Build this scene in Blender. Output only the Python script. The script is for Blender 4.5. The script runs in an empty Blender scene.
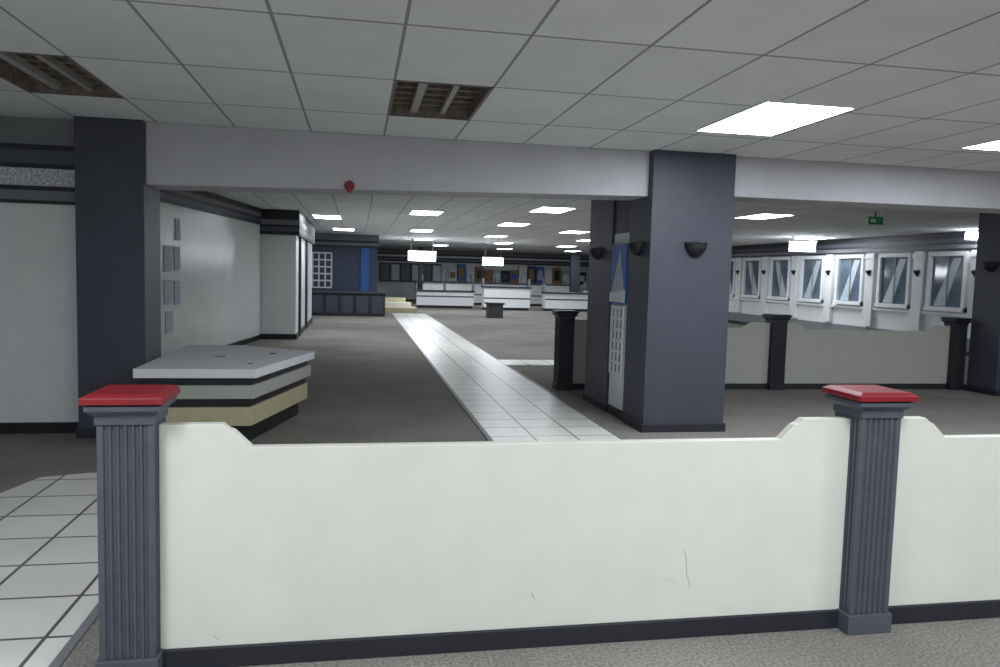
import bpy, bmesh, math, random
from mathutils import Vector, Matrix
random.seed(4)
scene=bpy.context.scene
scene.view_settings.view_transform='Standard'

# ---------------------------------------------------------------- materials
def lin(c):
    return tuple(((v/255)/12.92 if v/255<=0.04045 else ((v/255+0.055)/1.055)**2.4) for v in c)+(1,)
def mat(name,rgb,rough=0.6,nscale=None,namt=0.1,bump=0.0,bscale=60,metal=0,emit=None,estr=0,spec=0.5,stain=0):
    m=bpy.data.materials.new(name);m.use_nodes=True
    nt=m.node_tree;b=nt.nodes['Principled BSDF']
    b.inputs['Base Color'].default_value=lin(rgb)
    b.inputs['Roughness'].default_value=rough
    b.inputs['Metallic'].default_value=metal
    b.inputs['Specular IOR Level'].default_value=spec
    tc=nt.nodes.new('ShaderNodeTexCoord')
    if nscale:
        n=nt.nodes.new('ShaderNodeTexNoise');n.inputs['Scale'].default_value=nscale;n.inputs['Detail'].default_value=6
        nt.links.new(tc.outputs['Object'],n.inputs['Vector'])
        r=nt.nodes.new('ShaderNodeMapRange');r.inputs['From Min'].default_value=.3;r.inputs['From Max'].default_value=.7
        r.inputs['To Min'].default_value=1-namt;r.inputs['To Max'].default_value=1+namt
        nt.links.new(n.outputs['Fac'],r.inputs['Value'])
        fac=r.outputs[0]
        if stain:
            n3=nt.nodes.new('ShaderNodeTexNoise');n3.inputs['Scale'].default_value=1.1;n3.inputs['Detail'].default_value=5
            nt.links.new(tc.outputs['Object'],n3.inputs['Vector'])
            r3=nt.nodes.new('ShaderNodeMapRange');r3.inputs['From Min'].default_value=.3;r3.inputs['From Max'].default_value=.7
            r3.inputs['To Min'].default_value=1-stain;r3.inputs['To Max'].default_value=1+stain
            nt.links.new(n3.outputs['Fac'],r3.inputs['Value'])
            mu=nt.nodes.new('ShaderNodeMath');mu.operation='MULTIPLY';nt.links.new(fac,mu.inputs[0]);nt.links.new(r3.outputs[0],mu.inputs[1]);fac=mu.outputs[0]
        mx=nt.nodes.new('ShaderNodeVectorMath');mx.operation='SCALE'
        mx.inputs[0].default_value=lin(rgb)[:3];nt.links.new(fac,mx.inputs['Scale'])
        nt.links.new(mx.outputs[0],b.inputs['Base Color'])
    if bump:
        n2=nt.nodes.new('ShaderNodeTexNoise');n2.inputs['Scale'].default_value=bscale;n2.inputs['Detail'].default_value=4
        nt.links.new(tc.outputs['Object'],n2.inputs['Vector'])
        bp=nt.nodes.new('ShaderNodeBump');bp.inputs['Strength'].default_value=bump;bp.inputs['Distance'].default_value=.01
        nt.links.new(n2.outputs['Fac'],bp.inputs['Height']);nt.links.new(bp.outputs[0],b.inputs['Normal'])
    if emit:
        b.inputs['Emission Color'].default_value=lin(emit);b.inputs['Emission Strength'].default_value=estr
    return m
def grid_mat(name,base,line,offx,px,offy,py,hw,rough,nscale,namt,hwy=None):
    m=bpy.data.materials.new(name);m.use_nodes=True
    nt=m.node_tree;N=nt.nodes;L=nt.links;b=N['Principled BSDF'];b.inputs['Roughness'].default_value=rough
    tc=N.new('ShaderNodeTexCoord');s=N.new('ShaderNodeSeparateXYZ');L.new(tc.outputs['Object'],s.inputs[0])
    def line_mask(sock,off,p,hw):
        a=N.new('ShaderNodeMath');a.operation='SUBTRACT';L.new(sock,a.inputs[0]);a.inputs[1].default_value=off
        w=N.new('ShaderNodeMath');w.operation='WRAP';L.new(a.outputs[0],w.inputs[0]);w.inputs[1].default_value=p/2;w.inputs[2].default_value=-p/2
        c=N.new('ShaderNodeMath');c.operation='ABSOLUTE';L.new(w.outputs[0],c.inputs[0])
        d=N.new('ShaderNodeMath');d.operation='LESS_THAN';L.new(c.outputs[0],d.inputs[0]);d.inputs[1].default_value=hw
        return d.outputs[0]
    mx=N.new('ShaderNodeMath');mx.operation='MAXIMUM'
    L.new(line_mask(s.outputs[0],offx,px,hw),mx.inputs[0]);L.new(line_mask(s.outputs[1],offy,py,hwy or hw),mx.inputs[1])
    # per tile tone variation
    def cell(sock,off,p):
        a=N.new('ShaderNodeMath');a.operation='SUBTRACT';L.new(sock,a.inputs[0]);a.inputs[1].default_value=off
        d=N.new('ShaderNodeMath');d.operation='DIVIDE';L.new(a.outputs[0],d.inputs[0]);d.inputs[1].default_value=p
        f=N.new('ShaderNodeMath');f.operation='FLOOR';L.new(d.outputs[0],f.inputs[0]);return f.outputs[0]
    cb=N.new('ShaderNodeCombineXYZ');L.new(cell(s.outputs[0],offx,px),cb.inputs[0]);L.new(cell(s.outputs[1],offy,py),cb.inputs[1])
    wn=N.new('ShaderNodeTexWhiteNoise');wn.noise_dimensions='3D';L.new(cb.outputs[0],wn.inputs['Vector'])
    n=N.new('ShaderNodeTexNoise');n.inputs['Scale'].default_value=nscale;n.inputs['Detail'].default_value=8;L.new(tc.outputs['Object'],n.inputs['Vector'])
    ad=N.new('ShaderNodeMath');ad.operation='ADD';L.new(n.outputs['Fac'],ad.inputs[0])
    w2=N.new('ShaderNodeMath');w2.operation='MULTIPLY';L.new(wn.outputs['Value'],w2.inputs[0]);w2.inputs[1].default_value=.5;L.new(w2.outputs[0],ad.inputs[1])
    r=N.new('ShaderNodeMapRange');r.inputs['From Min'].default_value=.3;r.inputs['From Max'].default_value=1.2
    r.inputs['To Min'].default_value=1-namt;r.inputs['To Max'].default_value=1+namt;L.new(ad.outputs[0],r.inputs['Value'])
    v=N.new('ShaderNodeVectorMath');v.operation='SCALE';v.inputs[0].default_value=lin(base)[:3];L.new(r.outputs[0],v.inputs['Scale'])
    mm=N.new('ShaderNodeMix');mm.data_type='RGBA';L.new(mx.outputs[0],mm.inputs['Factor']);L.new(v.outputs[0],mm.inputs['A']);mm.inputs['B'].default_value=lin(line)
    L.new(mm.outputs['Result'],b.inputs['Base Color'])
    return m
M={}
M['carpet']=mat('carpet',(131,127,122),1.0,70,.4,.3,250,spec=.1,stain=.14)
M['ceil']=grid_mat('ceiling_tiles',(222,224,225),(146,147,149),.23,.685,5.38,1.2,.010,.9,3,.08,hwy=.012)
M['tile']=grid_mat('floor_tile',(226,225,220),(98,95,90),1.29,.43,0,.43,.009,.36,2,.09)
M['cream']=mat('cream_paint',(220,220,211),.5,5,.025,stain=.02)
M['white']=mat('white_paint',(222,225,225),.4,4,.03)
M['gloss']=mat('gloss_white_paint',(218,223,222),.24,4,.03)
M['slate']=mat('slate_paint',(62,65,77),.5,6,.08)
M['slated']=mat('slate_dark_paint',(36,38,46),.5,6,.1)
M['slatel']=mat('slate_light_paint',(78,82,92),.5,12,.1)
M['red']=mat('red_gloss',(132,20,32),.45,10,.15)
M['beam']=mat('beam_paint',(186,186,190),.6,3,.05)
M['dark']=mat('dark_trim',(22,22,26),.5)
M['grey']=mat('grey_paint',(122,124,128),.6,5,.05)
M['pattern']=mat('mottled_border',(196,196,200),.6,45,.6)
M['beige']=mat('beige_paint',(176,177,169),.5,5,.03)
M['tan']=mat('tan_laminate',(190,182,150),.4,20,.06)
M['light']=mat('light_diffuser',(255,255,255),.5,emit=(243,249,255),estr=31)
M['lightfar']=mat('light_diffuser_dim',(255,255,255),.5,emit=(243,249,255),estr=20)
M['brown']=mat('brown_duct',(120,110,102),.7,20,.3)
M['metal']=mat('duct_metal',(170,168,164),.45,metal=.2)
M['glass']=mat('window_glass',(96,110,124),.08,3,.3)
M['pale']=mat('pale_blue_grey',(178,190,200),.6,10,.1)  # pale tone for painted pane reflections, also sign and shelf items
M['paper']=mat('paper',(232,234,238),.7)
M['paperg']=mat('printed_notice',(186,194,208),.7,30,.25)
M['blue']=mat('blue_print',(52,100,176),.5)
M['bluedk']=mat('blue_grey_wall',(66,76,98),.6,5,.08)
M['green']=mat('exit_green',(20,120,70),.4,emit=(20,150,80),estr=.05)
M['wood']=mat('wood_counter',(150,110,70),.5,10,.15)
M['scuff']=mat('scuff',(150,148,142),.7)
M['bin']=mat('bin_grey',(58,58,60),.5)

# ---------------------------------------------------------------- mesh builder
class MB:
    def __init__(s): s.bm=bmesh.new();s.mats=[]
    def mi(s,m):
        if m not in s.mats: s.mats.append(m)
        return s.mats.index(m)
    def box(s,x0,x1,y0,y1,z0,z1,m):
        return s.prism([(x0,y0),(x1,y0),(x1,y1),(x0,y1)],z0,z1,m)
    def prism(s,poly,z0,z1,m,top=None):
        i=s.mi(m);top=top or poly
        a=[s.bm.verts.new((x,y,z0)) for x,y in poly];b=[s.bm.verts.new((x,y,z1)) for x,y in top]
        n=len(poly);fs=[s.bm.faces.new(a[::-1]),s.bm.faces.new(b)]
        for k in range(n): fs.append(s.bm.faces.new((a[k],a[(k+1)%n],b[(k+1)%n],b[k])))
        for f in fs: f.material_index=i
        return fs
    def extr(s,prof,axis,c0,c1,m):
        """profile extruded along axis 'x' (prof=(y,z)) or 'y' (prof=(x,z))"""
        i=s.mi(m)
        def P(p,c): return (c,p[0],p[1]) if axis=='x' else (p[0],c,p[1])
        a=[s.bm.verts.new(P(p,c0)) for p in prof];b=[s.bm.verts.new(P(p,c1)) for p in prof];n=len(prof)
        fs=[s.bm.faces.new(a[::-1]),s.bm.faces.new(b)]
        for k in range(n): fs.append(s.bm.faces.new((a[k],a[(k+1)%n],b[(k+1)%n],b[k])))
        for f in fs: f.material_index=i
    def quad(s,pts,m):
        f=s.bm.faces.new([s.bm.verts.new(p) for p in pts]);f.material_index=s.mi(m)
    def done(s,name,bevel=0,origin=True,mtx=None,smooth=False):
        bmesh.ops.recalc_face_normals(s.bm,faces=s.bm.faces)
        if mtx: bmesh.ops.transform(s.bm,matrix=mtx,verts=s.bm.verts)
        loc=Vector((0,0,0))
        if origin:
            xs=[v.co.x for v in s.bm.verts];ys=[v.co.y for v in s.bm.verts];zs=[v.co.z for v in s.bm.verts]
            loc=Vector(((min(xs)+max(xs))/2,(min(ys)+max(ys))/2,min(zs)))
            bmesh.ops.translate(s.bm,vec=-loc,verts=s.bm.verts)
        me=bpy.data.meshes.new(name);s.bm.to_mesh(me);s.bm.free()
        for m in s.mats: me.materials.append(M[m])
        if smooth:
            for p in me.polygons: p.use_smooth=True
        o=bpy.data.objects.new(name,me);o.location=loc;scene.collection.objects.link(o)
        if bevel:
            bv=o.modifiers.new('bevel','BEVEL');bv.width=bevel;bv.segments=2;bv.limit_method='ANGLE';bv.angle_limit=math.radians(50)
        return o

H=2.9
# ---------------------------------------------------------------- shell
b=MB();b.box(-5.6,14.3,-4.1,45.3,-.1,0,'carpet');b.done('floor',origin=False)
xs=[.23+.685*k for k in range(-9,22)];ys=[5.38+1.2*k for k in range(-8,34)]
b=MB();vs={}
def cv(i,j):
    if (i,j) not in vs: vs[(i,j)]=b.bm.verts.new((xs[i],ys[j],H))
    return vs[(i,j)]
b.mi('ceil')
hole_cells=[(9,8),(5,8)]
for i in range(len(xs)-1):
    for j in range(len(ys)-1):
        if (i,j) in hole_cells: continue
        b.bm.faces.new((cv(i,j),cv(i,j+1),cv(i+1,j+1),cv(i+1,j)))
b.done('ceiling',origin=False)
# open ceiling vents
for (i,j) in hole_cells:
    x0,x1,y0,y1=xs[i],xs[i+1],ys[j],ys[j+1]
    b=MB();t=.02
    b.box(x0,x0+t,y0,y1,H-.005,H+.3,'brown');b.box(x1-t,x1,y0,y1,H-.005,H+.3,'brown')
    b.box(x0,x1,y0,y0+t,H-.005,H+.3,'brown');b.box(x0,x1,y1-t,y1,H-.005,H+.3,'brown')
    b.box(x0,x1,y0,y1,H+.3,H+.32,'dark')
    for k in range(6):
        yy=y0+.12+k*.19;b.box(x0,x1,yy,yy+.05,H+.08,H+.12,'brown')
    b.box(x0+.18,x0+.24,y0,y1,H+.03,H+.08,'metal');b.box(x0+.43,x0+.47,y0,y1,H+.03,H+.08,'metal')
    b.done('ceiling_vent')
b=MB();b.box(-5.8,14.4,-4.2,-4.0,0,H,'white');b.done('wall_back')
# left front wall
b=MB();b.box(-5.6,-5.4,-4.0,7.7,0,H,'white');b.done('wall_left')
b=MB();b.box(-5.6,-2.5,7.75,7.95,0,H,'white');b.done('wall_front_left')
b=MB();b.box(-5.4,-2.5,7.72,7.75,0,.1,'dark');b.done('baseboard_front_left')
b=MB()
for z0,z1,m,d in [(2.13,2.16,'slated',.03),(2.16,2.25,'grey',.02),(2.25,2.29,'slated',.03),(2.29,2.45,'pattern',.02),(2.45,2.49,'slated',.03),(2.49,2.62,'slatel',.02),(2.62,2.66,'slated',.04),(2.66,2.9,'grey',.02)]:
    b.box(-5.4,-2.5,7.75-d,7.75,z0,z1,m)
b.done('trim_1')
# slanted left wall
b=MB();P=[(-3.52,8.0),(-2.15,17.8),(-2.35,17.83),(-3.72,8.0)]
b.prism(P,0,H,'gloss');b.done('wall_left_slanted')
b=MB();nx,ny=.99,-.14
def off(p,d): return (p[0]+nx*d,p[1]+ny*d)
A,B=(-3.52,8.05),(-2.16,17.75)
for z0,z1,m,d in [(0,.1,'dark',.02),(2.55,2.6,'slated',.05),(2.6,2.68,'slatel',.04),(2.68,2.72,'slated',.05),(2.72,2.8,'grey',.04),(2.8,2.9,'slated',.05)]:
    b.prism([A,B,off(B,d),off(A,d)],z0,z1,m)
b.done('trim_2')
b=MB();b.box(-2.35,-1.38,17.85,24,0,H,'white')
b.box(-1.38,-1.33,18.7,18.95,0,H,'dark');b.box(-1.38,-1.33,21.0,21.3,0,H,'slated')
for z0,z1,m in [(2.35,2.42,'slated'),(2.42,2.52,'slatel'),(2.52,2.57,'slated'),(2.57,2.68,'grey'),(2.68,2.9,'slated')]:
    b.box(-2.3,-1.30,17.78,24,z0,z1,m)
b.box(-2.3,-1.35,17.82,24,0,.12,'dark')
b.done('wall_left_block')
b=MB();b.box(-2.35,-2.2,24,28.6,0,H,'bluedk');b.done('wall_left_rear')
b=MB();b.box(-2.3,.7,28.6,28.8,0,H,'bluedk');b.box(.45,.7,28.8,45,0,H,'bluedk');b.done('wall_left_far')
b=MB()
for z0,z1,m in [(2.42,2.5,'slated'),(2.5,2.6,'grey'),(2.6,2.68,'slated'),(2.68,2.9,'grey')]:
    b.box(-2.2,.74,28.52,28.6,z0,z1,m)
b.box(.1,.4,28.54,28.6,.2,2.42,'blue')
b.done('trim_3')
def lattice(name,x0,x1,z0,z1,y,nx_,nz_):
    b=MB();b.box(x0,x1,y-.02,y,z0,z1,'bluedk')
    t=.05
    for k in range(nx_+1):
        x=x0+(x1-x0)*k/nx_;b.box(x-t/2,x+t/2,y-.06,y-.02,z0,z1,'paper')
    for k in range(nz_+1):
        z=z0+(z1-z0)*k/nz_;b.box(x0,x1,y-.055,y-.02,z-t/2,z+t/2,'paper')
    return b.done(name)
lattice('window_1',-1.62,-.95,.95,2.2,28.6,3,5)
# right window wall
b=MB();b.box(14.0,14.2,-4,45,0,H,'white');b.done('wall_right')
b=MB();b.box(13.95,14.0,-4,45,0,.4,'grey');b.box(13.93,13.95,-4,45,0,.1,'slated');b.done('baseboard_right')
b=MB()
for z0,z1,m,d in [(.9,.96,'paper',.09),(2.45,2.5,'slated',.08),(2.5,2.6,'grey',.05),(2.6,2.65,'slated',.07),(2.65,2.75,'slatel',.05),(2.75,2.9,'slated',.07)]:
    b.box(14-d,14.0,-4,45,z0,z1,m)
b.done('trim_4')
n=2
pil=MB()
for k in range(-6,15):
    c=16.2+1.86*k
    if c<2: continue
    b=MB();w=.52;z0,z1=1.1,2.33;X=14.0
    b.box(X-.03,X-.005,c-w,c+w,z0,z1,'glass')
    for a0,a1,q0,q1 in [(c-w-.1,c-w,z0-.1,z1+.1),(c+w,c+w+.1,z0-.1,z1+.1)]: b.box(X-.1,X,a0,a1,q0,q1,'paper')
    b.box(X-.1,X,c-w,c+w,z1,z1+.1,'paper');b.box(X-.14,X,c-w-.1,c+w+.1,z0-.1,z0,'paper')
    b.box(X-.05,X-.03,c-.02,c+.02,z0,z1,'grey')
    s=random.choice([-1,1,1])
    b.extr([(c-.42*s,z0+.02),(c-.05*s,z0+.02),(c+.38*s,z1-.05),(c+.15*s,z1-.05)],'x',X-.038,X-.03,'pale')  # window reflection put in as a pale diagonal strip over the pane
    b.done('window_%d'%n);n+=1
    pc=c+.93
    pil.box(X-.12,X-.001,pc-.17,pc+.17,.45,2.45,'white');pil.box(X-.15,X-.001,pc-.2,pc+.2,2.3,2.4,'white')
pil.done('pilasters')  # pilasters between the windows, joined into one mesh
# far wall
b=MB();b.box(.7,14.0,45,45.2,0,H,'white');b.done('wall_far')
b=MB()
for z0,z1,m in [(2.2,2.28,'slated'),(2.28,2.38,'grey'),(2.38,2.46,'slated'),(2.46,2.58,'white'),(2.58,2.66,'slated'),(2.66,2.9,'grey')]:
    b.box(.7,13.9,44.9,45,z0,z1,m)
b.done('trim_5')

# ---------------------------------------------------------------- tiled walkways
b=MB();z=.006;PX0,PX1=1.29,2.58
b.prism([(PX0,3.4),(PX1,3.4),(PX1,29.4),(PX0,29.4)],0,z,'tile')
b.prism([(PX1,13.2),(5.5,13.2),(5.5,14.0),(PX1,14.0)],0,z,'tile')
b.prism([(-2.45,-3.5),(-1.18,-3.5),(-1.18,4.6),(-.9,4.95),(PX0,4.95),(PX0,6.2),(-2.0,6.2),(-2.3,6.1),(-2.45,5.5)],0,z,'tile')
b.done('tile_walkway',origin=False)
b=MB()
b.box(PX0-.04,PX0,6.2,29.4,0,.009,'grey');b.box(PX1,PX1+.04,3.4,13.2,0,.009,'grey');b.box(PX1,PX1+.04,14,29.4,0,.009,'grey')
b.box(-1.18,-1.14,-3.5,4.6,0,.012,'grey')
b.done('trim_6')

# ---------------------------------------------------------------- columns & beams
def column(x0,x1,y0,y1,zt=H,m='slate',pl=True):
    b=MB();b.box(x0,x1,y0,y1,0,zt,m)
    if pl: b.box(x0-.02,x1+.02,y0-.02,y1+.02,0,.09,'slated')
    return b.done('column',bevel=.006)
column(-2.5,-1.92,7.5,8.08)
column(2.93,3.83,7.45,8.08)
column(2.93,3.83,8.66,9.55)
column(9.3,10.2,9.7,10.25)
def taper_beam(b,x0,x1,za,zb):
    y0,y1=7.56,8.06
    b.extr([(x0,za),(x1,zb),(x1,H),(x0,H)],'y',y0,y1,'beam')
b=MB();taper_beam(b,-1.92,2.93,2.33,2.44);b.done('ceiling_beam',bevel=.008)
b=MB();taper_beam(b,3.83,13.9,2.48,2.5);b.done('ceiling_beam',bevel=.008)
# screen between the pair of columns
b=MB();X=2.95
b.box(X,X+.1,8.11,8.63,2.1,H,'slated')
b.box(X,X+.08,8.11,8.63,0,2.1,'paper')
b.box(X-.03,X,8.12,8.62,1.3,1.98,'blue')
b.extr([(8.62,1.34),(8.12,1.34),(8.32,1.9)],'x',X-.036,X-.03,'pale')
b.extr([(8.62,1.32),(8.12,1.32),(8.12,1.46),(8.62,1.42)],'x',X-.04,X-.03,'paper')
b.box(X-.01,X,8.18,8.56,.5,1.26,'bluedk')
for k in range(4):
    y=8.18+.38*k/3;b.box(X-.03,X-.01,y-.02,y+.02,.48,1.28,'paper')
for k in range(7):
    z=.5+.76*k/6;b.box(X-.028,X-.01,8.18,8.56,z-.018,z+.018,'paper')
b.box(X-.02,X,8.12,8.62,0,.1,'dark')
b.done('display_screen')

# ---------------------------------------------------------------- partitions
def fluted(cx,cy,w,z0,z1,b,m,nfl=6):
    h=w/2;pts=[];mrg=.018;g=(w-2*mrg)/nfl;d=.010
    def side(p0,dx,dy,nx,ny):
        out=[p0]
        for k in range(nfl):
            s=mrg+k*g
            for t,dd in ((.18,0),(.3,d),(.7,d),(.82,0)):
                q=s+g*t;out.append((p0[0]+dx*q-nx*dd,p0[1]+dy*q-ny*dd))
        return out
    pts+=side((cx-h,cy-h),1,0,0,-1)+side((cx+h,cy-h),0,1,1,0)+side((cx+h,cy+h),-1,0,0,1)+side((cx-h,cy+h),0,-1,-1,0)
    b.prism(pts,z0,z1,m)
def sq(cx,cy,h): return [(cx-h,cy-h),(cx+h,cy-h),(cx+h,cy+h),(cx-h,cy+h)]
def post(cx,cy,sh='slatel',cap='red',w=.2):
    b=MB()
    b.prism(sq(cx,cy,w/2+.012),0,.09,sh)
    fluted(cx,cy,w,.09,1.0,b,sh)
    b.prism(sq(cx,cy,w/2+.006),1.0,1.035,sh)
    b.prism(sq(cx,cy,w/2+.008),1.035,1.055,sh,top=sq(cx,cy,w/2+.03))
    b.prism(sq(cx,cy,w/2+.034),1.055,1.075,sh)
    b.prism(sq(cx,cy,w/2+.024),1.075,1.082,'dark')
    b.prism(sq(cx,cy,w/2+.045),1.082,1.108,cap)
    b.prism(sq(cx,cy,w/2+.04),1.108,1.12,cap,top=sq(cx,cy,w/2+.02))
    return b.done('partition_post',bevel=.003)
def panel(x0,x1,cy,m='cream',hi=.985,lo=.892,run=.235,sl=.11,th=.05,base='slated'):
    b=MB();zb=.085
    prof=[(x0,zb),(x1,zb),(x1,hi),(x1-run,hi),(x1-run-sl*.22,hi-.02),(x1-run-sl*.4,hi-.028),(x1-run-sl,lo),(x0+run+sl,lo),(x0+run+sl*.4,hi-.028),(x0+run+sl*.22,hi-.02),(x0+run,hi),(x0,hi)]
    b.extr(prof,'y',cy-th/2,cy+th/2,m)
    b.box(x0,x1,cy-th/2-.012,cy+th/2+.012,0,zb,base)
    return b
yc=3.13
post(-.85,yc);post(2.325,yc)
b=panel(-.75,2.225,yc)
# light scuff marks on the painted face
def scuff(b,pts,w=.0012,y=yc-.0255):
    for (xa,za),(xb,zb) in zip(pts,pts[1:]):
        b.quad([(xa-w,y,za),(xa+w,y,za),(xb+w,y,zb),(xb-w,y,zb)],'scuff')
scuff(b,[(1.44,.4),(1.452,.36),(1.455,.3),(1.475,.23)]);scuff(b,[(.75,.24),(.765,.21)],.0015);scuff(b,[(-.55,.13),(-.53,.11)],.0015)
scuff(b,[(1.36,.27),(1.4,.255)],.0015)
b.done('partition_panel',bevel=.003)
b=panel(2.425,5.3,yc,run=.19);b.done('partition_panel',bevel=.003)
post(5.4,yc)
# back row
yb=10.4
post(2.87,yb,'slated','dark',.225);post(6.12,yb,'slated','dark',.225);post(9.17,yb,'slated','dark',.225)
b=panel(2.985,6.005,yb,'beige',.99,.9,.3,.15);b.done('partition_panel',bevel=.004)
b=panel(6.235,9.055,yb,'beige',.99,.9,.22,.15);b.done('partition_panel',bevel=.004)

# ---------------------------------------------------------------- reception desk
b=MB()
O=[(-1.9,7.02),(-.88,7.02),(-.46,8.6),(-1.3,9.2),(-1.9,9.2)]
def inset(d):
    return [(O[0][0]+d*.3,O[0][1]+d),(O[1][0]-d*.8,O[1][1]+d),(O[2][0]-d*1.2,O[2][1]+d*.1),(O[3][0],O[3][1]-d),(O[4][0]+d*.3,O[4][1]-d)]
b.prism(inset(.14),0,.18,'dark');b.prism(inset(.06),.18,.35,'tan');b.prism(inset(.08),.35,.43,'dark')
b.prism(inset(.03),.43,.55,'beige');b.prism(inset(.06),.55,.62,'dark');b.prism(inset(0),.62,.7,'paper')
b.box(-1.0,-.96,7.4,7.44,.7,.705,'dark');b.box(-.9,-.84,8.3,8.36,.7,.706,'dark');b.box(-1.4,-1.3,8.0,8.05,.7,.706,'grey')
b.done('reception_desk',bevel=.008)

# papers on slanted wall
def wallpt(Y): return -3.52+(Y-8.0)*(1.37/9.8)
for (Y,z,w,h) in [(12.4,1.5,.3,.4),(12.8,1.52,.24,.38),(12.4,1.0,.3,.38),(12.8,.98,.26,.38),(12.85,2.0,.2,.34),(12.45,.55,.28,.34)]:
    b=MB();p0=(wallpt(Y),Y);p1=(wallpt(Y+w),Y+w)
    b.prism([off(p0,.003),off(p1,.003),off(p1,.012),off(p0,.012)],z,z+h,'paperg');b.done('notice_paper')

# ---------------------------------------------------------------- sconces
def sconce(x,y,z,nx,ny,r=.125):
    b=MB();i=b.mi('dark');seg=14;rings=5;t=Vector((-ny,nx,0));nn=Vector((nx,ny,0))
    rows=[]
    for j in range(rings+1):
        ph=j/rings*math.pi/2;rr=math.cos(ph)*r;zz=-math.sin(ph)*r*.95
        rows.append([b.bm.verts.new(Vector((x,y,z))+t*(math.cos(a)*rr)+nn*(math.sin(a)*rr*.9+.005)+Vector((0,0,zz+.03*abs(math.cos(a))*(1-j/rings)))) for a in [math.pi*k/seg for k in range(seg+1)]])
    for j in range(rings):
        for k in range(seg): 
            b.bm.faces.new((rows[j][k],rows[j][k+1],rows[j+1][k+1],rows[j+1][k]))
    b.bm.faces.new(rows[0])
    c=[Vector((x,y,z))+t*a+nn*.0+Vector((0,0,q)) for a,q in ((-.04,-.12),(.04,-.12),(.04,.04),(-.04,.04))]
    d=[v+nn*.02 for v in c];cv_=[b.bm.verts.new(v) for v in c];dv=[b.bm.verts.new(v) for v in d]
    b.bm.faces.new(dv)
    for k in range(4): b.bm.faces.new((cv_[k],cv_[(k+1)%4],dv[(k+1)%4],dv[k]))
    b.done('wall_sconce')
sconce(3.42,7.45,1.95,0,-1);sconce(2.93,7.76,1.95,-1,0);sconce(2.93,9.15,1.93,-1,0);sconce(9.3,9.95,1.95,-1,0)

for k in range(-2,7):
    sconce(13.88,16.2+1.86*k+.93,1.95,-1,0,.1)

# fire alarm bell
b=MB();i=b.mi('red')
bmesh.ops.create_cone(b.bm,cap_ends=True,segments=20,radius1=.05,radius2=.035,depth=.05,matrix=Matrix.Translation((-.09,7.53,2.405))@Matrix.Rotation(math.pi/2,4,'X'))
b.box(-.115,-.065,7.5,7.56,2.34,2.37,'red');b.done('fire_alarm')

# exit sign
b=MB();b.box(9.05,9.35,12.5,12.54,2.68,2.82,'green');b.box(9.19,9.21,12.51,12.53,2.82,2.9,'dark')
b.box(9.1,9.2,12.495,12.5,2.72,2.78,'paper');b.done('exit_sign')

# ---------------------------------------------------------------- ceiling lights
def lp(x0,y0,w=.68,l=1.2,m='light'):
    b=MB();t=.02;z1=H;z0=H-.015
    b.box(x0,x0+w,y0,y0+t,z0,z1,'paper');b.box(x0,x0+w,y0+l-t,y0+l,z0,z1,'paper')
    b.box(x0,x0+t,y0+t,y0+l-t,z0,z1,'paper');b.box(x0+w-t,x0+w,y0+t,y0+l-t,z0,z1,'paper')
    i=b.mi(m);b.quad([(x0+t,y0+t,z0+.003),(x0+t,y0+l-t,z0+.003),(x0+w-t,y0+l-t,z0+.003),(x0+w-t,y0+t,z0+.003)],m)
    b.done('ceiling_light_panel')
lp(2.86,5.16,.74,1.2);lp(5.5,5.16,.7,1.2)
for x,y in [(-1.8,.6),(1.6,.6),(4.8,.4),(8.5,2),(-1.5,-2.6),(2.2,-2.6),(10,5.2)]: lp(x,y)  # unseen panels outside the frame, assumed and added to light the foreground
for x,y in [(1.1,16.3),(3.4,14.2),(-1.1,18.9),(7.6,13.6),(3.6,19.0),(5.9,21.3),(1.6,23.6),(4.3,25.5),(7.8,26),(2.2,30),(5.6,31),(8.6,32),(10.5,22),(3.5,36),(7,38),(10.6,38),(-.8,24.5),(10.4,28),(12.7,19.8)]: lp(x,y,m='lightfar')
# hanging light boxes further back
def hang(x,y,z,w=1.05,h=.36):
    b=MB();b.box(x-w/2,x+w/2,y,y+.2,z-h/2,z+h/2,'lightfar');b.box(x-w/2-.03,x+w/2+.03,y-.02,y+.22,z+h/2,z+h/2+.04,'paper')
    for s in (-1,1): b.box(x+s*w*.4-.01,x+s*w*.4+.01,y+.09,y+.11,z+h/2+.04,H,'metal')
    b.done('hanging_light_box')
hang(2.45,30,2.22);hang(5.35,30.5,2.1,.8,.3);hang(12.5,20,2.62,.7,.26)
b=MB();b.box(13.6,13.8,15.15,15.35,2.68,2.84,'light');b.box(13.68,13.72,15.23,15.27,2.84,2.9,'metal');b.done('ceiling_spotlight')

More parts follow.
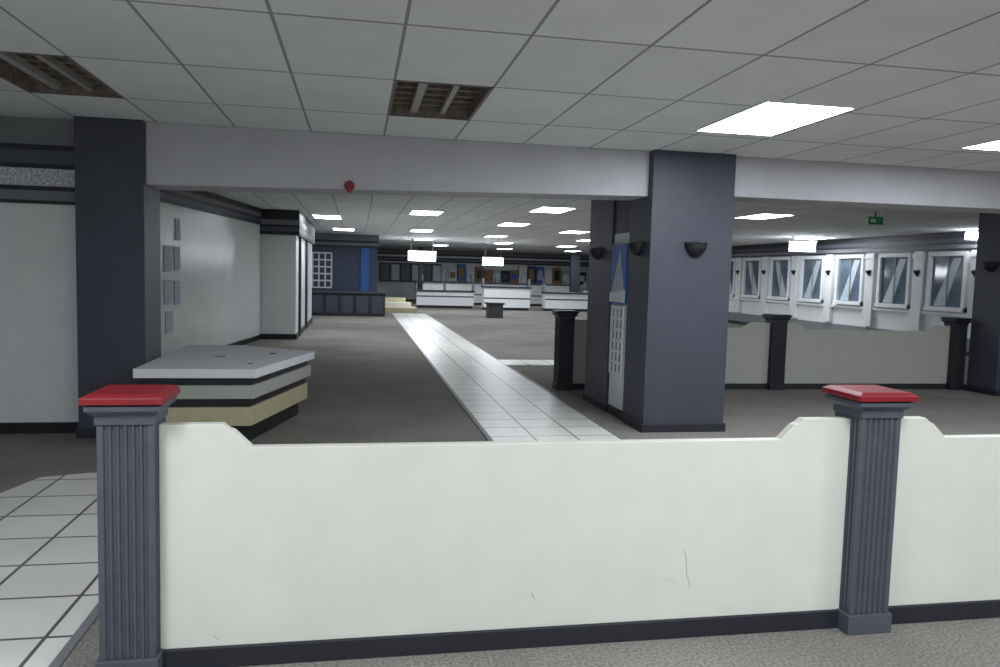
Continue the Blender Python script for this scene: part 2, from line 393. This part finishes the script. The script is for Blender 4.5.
# ---------------------------------------------------------------- far furniture
b=MB();b.box(-1.75,.95,27.2,27.9,0,.8,'slated');b.box(-1.8,1.0,27.1,28.0,.8,.86,'slate')
for k in range(5): b.box(-1.6+k*.52,-1.2+k*.52,27.17,27.2,.1,.72,'slate')
b.done('service_counter')
b=MB();b.box(4.65,5.2,27.3,27.8,0,.5,'bin');b.box(4.6,5.25,27.25,27.85,.5,.56,'dark');b.box(4.75,5.1,27.28,27.3,.1,.4,'bin');b.done('waste_bin')
b=MB();b.box(1.0,2.3,30.2,31.6,0,.18,'tan');b.box(1.0,2.1,30.7,31.6,.18,.36,'cream');b.box(1.0,1.9,31.1,31.6,.36,.54,'tan');b.done('display_plinth')
def teller(x0,x1,y,h=1.0):
    b=MB();b.box(x0,x1,y,y+.6,.12,h-.06,'white');b.box(x0+.05,x1-.05,y+.05,y+.6,0,.12,'dark')
    b.box(x0-.05,x1+.05,y-.08,y+.65,h-.06,h,'slated');b.box(x0,x1,y-.01,y,.5,.56,'slatel')
    n=int((x1-x0)/1.2)
    for k in range(n+1):
        x=x0+(x1-x0)*k/max(n,1);b.box(x-.04,x+.04,y+.2,y+.5,h,h+.35,'grey')
    b.done('teller_counter')
teller(2.6,5.2,34.5,.8);teller(5.5,7.6,33.5,1.05);teller(8.3,10.6,33.5,.85);teller(3.2,10.8,38.5,1.15);teller(11,13.6,36,1.0)
b=MB();b.box(5.2,13.6,44.5,44.95,0,1.1,'white')
cols=['paper','blue','paper','wood','wood','pale','dark','wood','paper','bluedk','blue','paper','wood','pale','paper','dark']
x=5.2
for k,c in enumerate(cols):
    w=.525;z1=1.75+random.random()*.4
    b.box(x+.03,x+w-.03,44.72,44.95,1.12,z1,c);b.box(x+.12,x+w-.12,44.70,44.72,1.3,z1-.2,cols[(k+3)%16]);x+=w
b.done('back_shelving')
b=MB();b.box(1.2,4.8,44.8,44.95,1.0,2.1,'slatel')
for k in range(6): b.box(1.3+k*.6,1.75+k*.6,44.77,44.8,1.1,2.0,'white' if k%2 else 'grey')
b.done('notice_board')
for px_,wd in ((3.1,.25),(11.3,.5)):
    column(px_+.0,px_+wd,40,40.4)

# ---------------------------------------------------------------- camera
yaw=math.radians(10.6);p=math.radians(4.43);r=math.radians(1.55)
F=Vector((math.sin(yaw)*math.cos(p),math.cos(yaw)*math.cos(p),-math.sin(p)))
R0=Vector((math.cos(yaw),-math.sin(yaw),0));U0=R0.cross(F)
R=math.cos(r)*R0+math.sin(r)*U0;U=math.cos(r)*U0-math.sin(r)*R0
cam=bpy.data.cameras.new('camera');co=bpy.data.objects.new('camera',cam);scene.collection.objects.link(co)
cam.sensor_width=36;cam.lens=36*.765;cam.clip_end=200
m3=Matrix((R,U,-F)).transposed();co.matrix_world=Matrix.Translation((0,0,1.6))@m3.to_4x4()
scene.camera=co
w=bpy.data.worlds.new('world');scene.world=w;w.use_nodes=True
w.node_tree.nodes['Background'].inputs[0].default_value=(.5,.55,.6,1);w.node_tree.nodes['Background'].inputs[1].default_value=.3
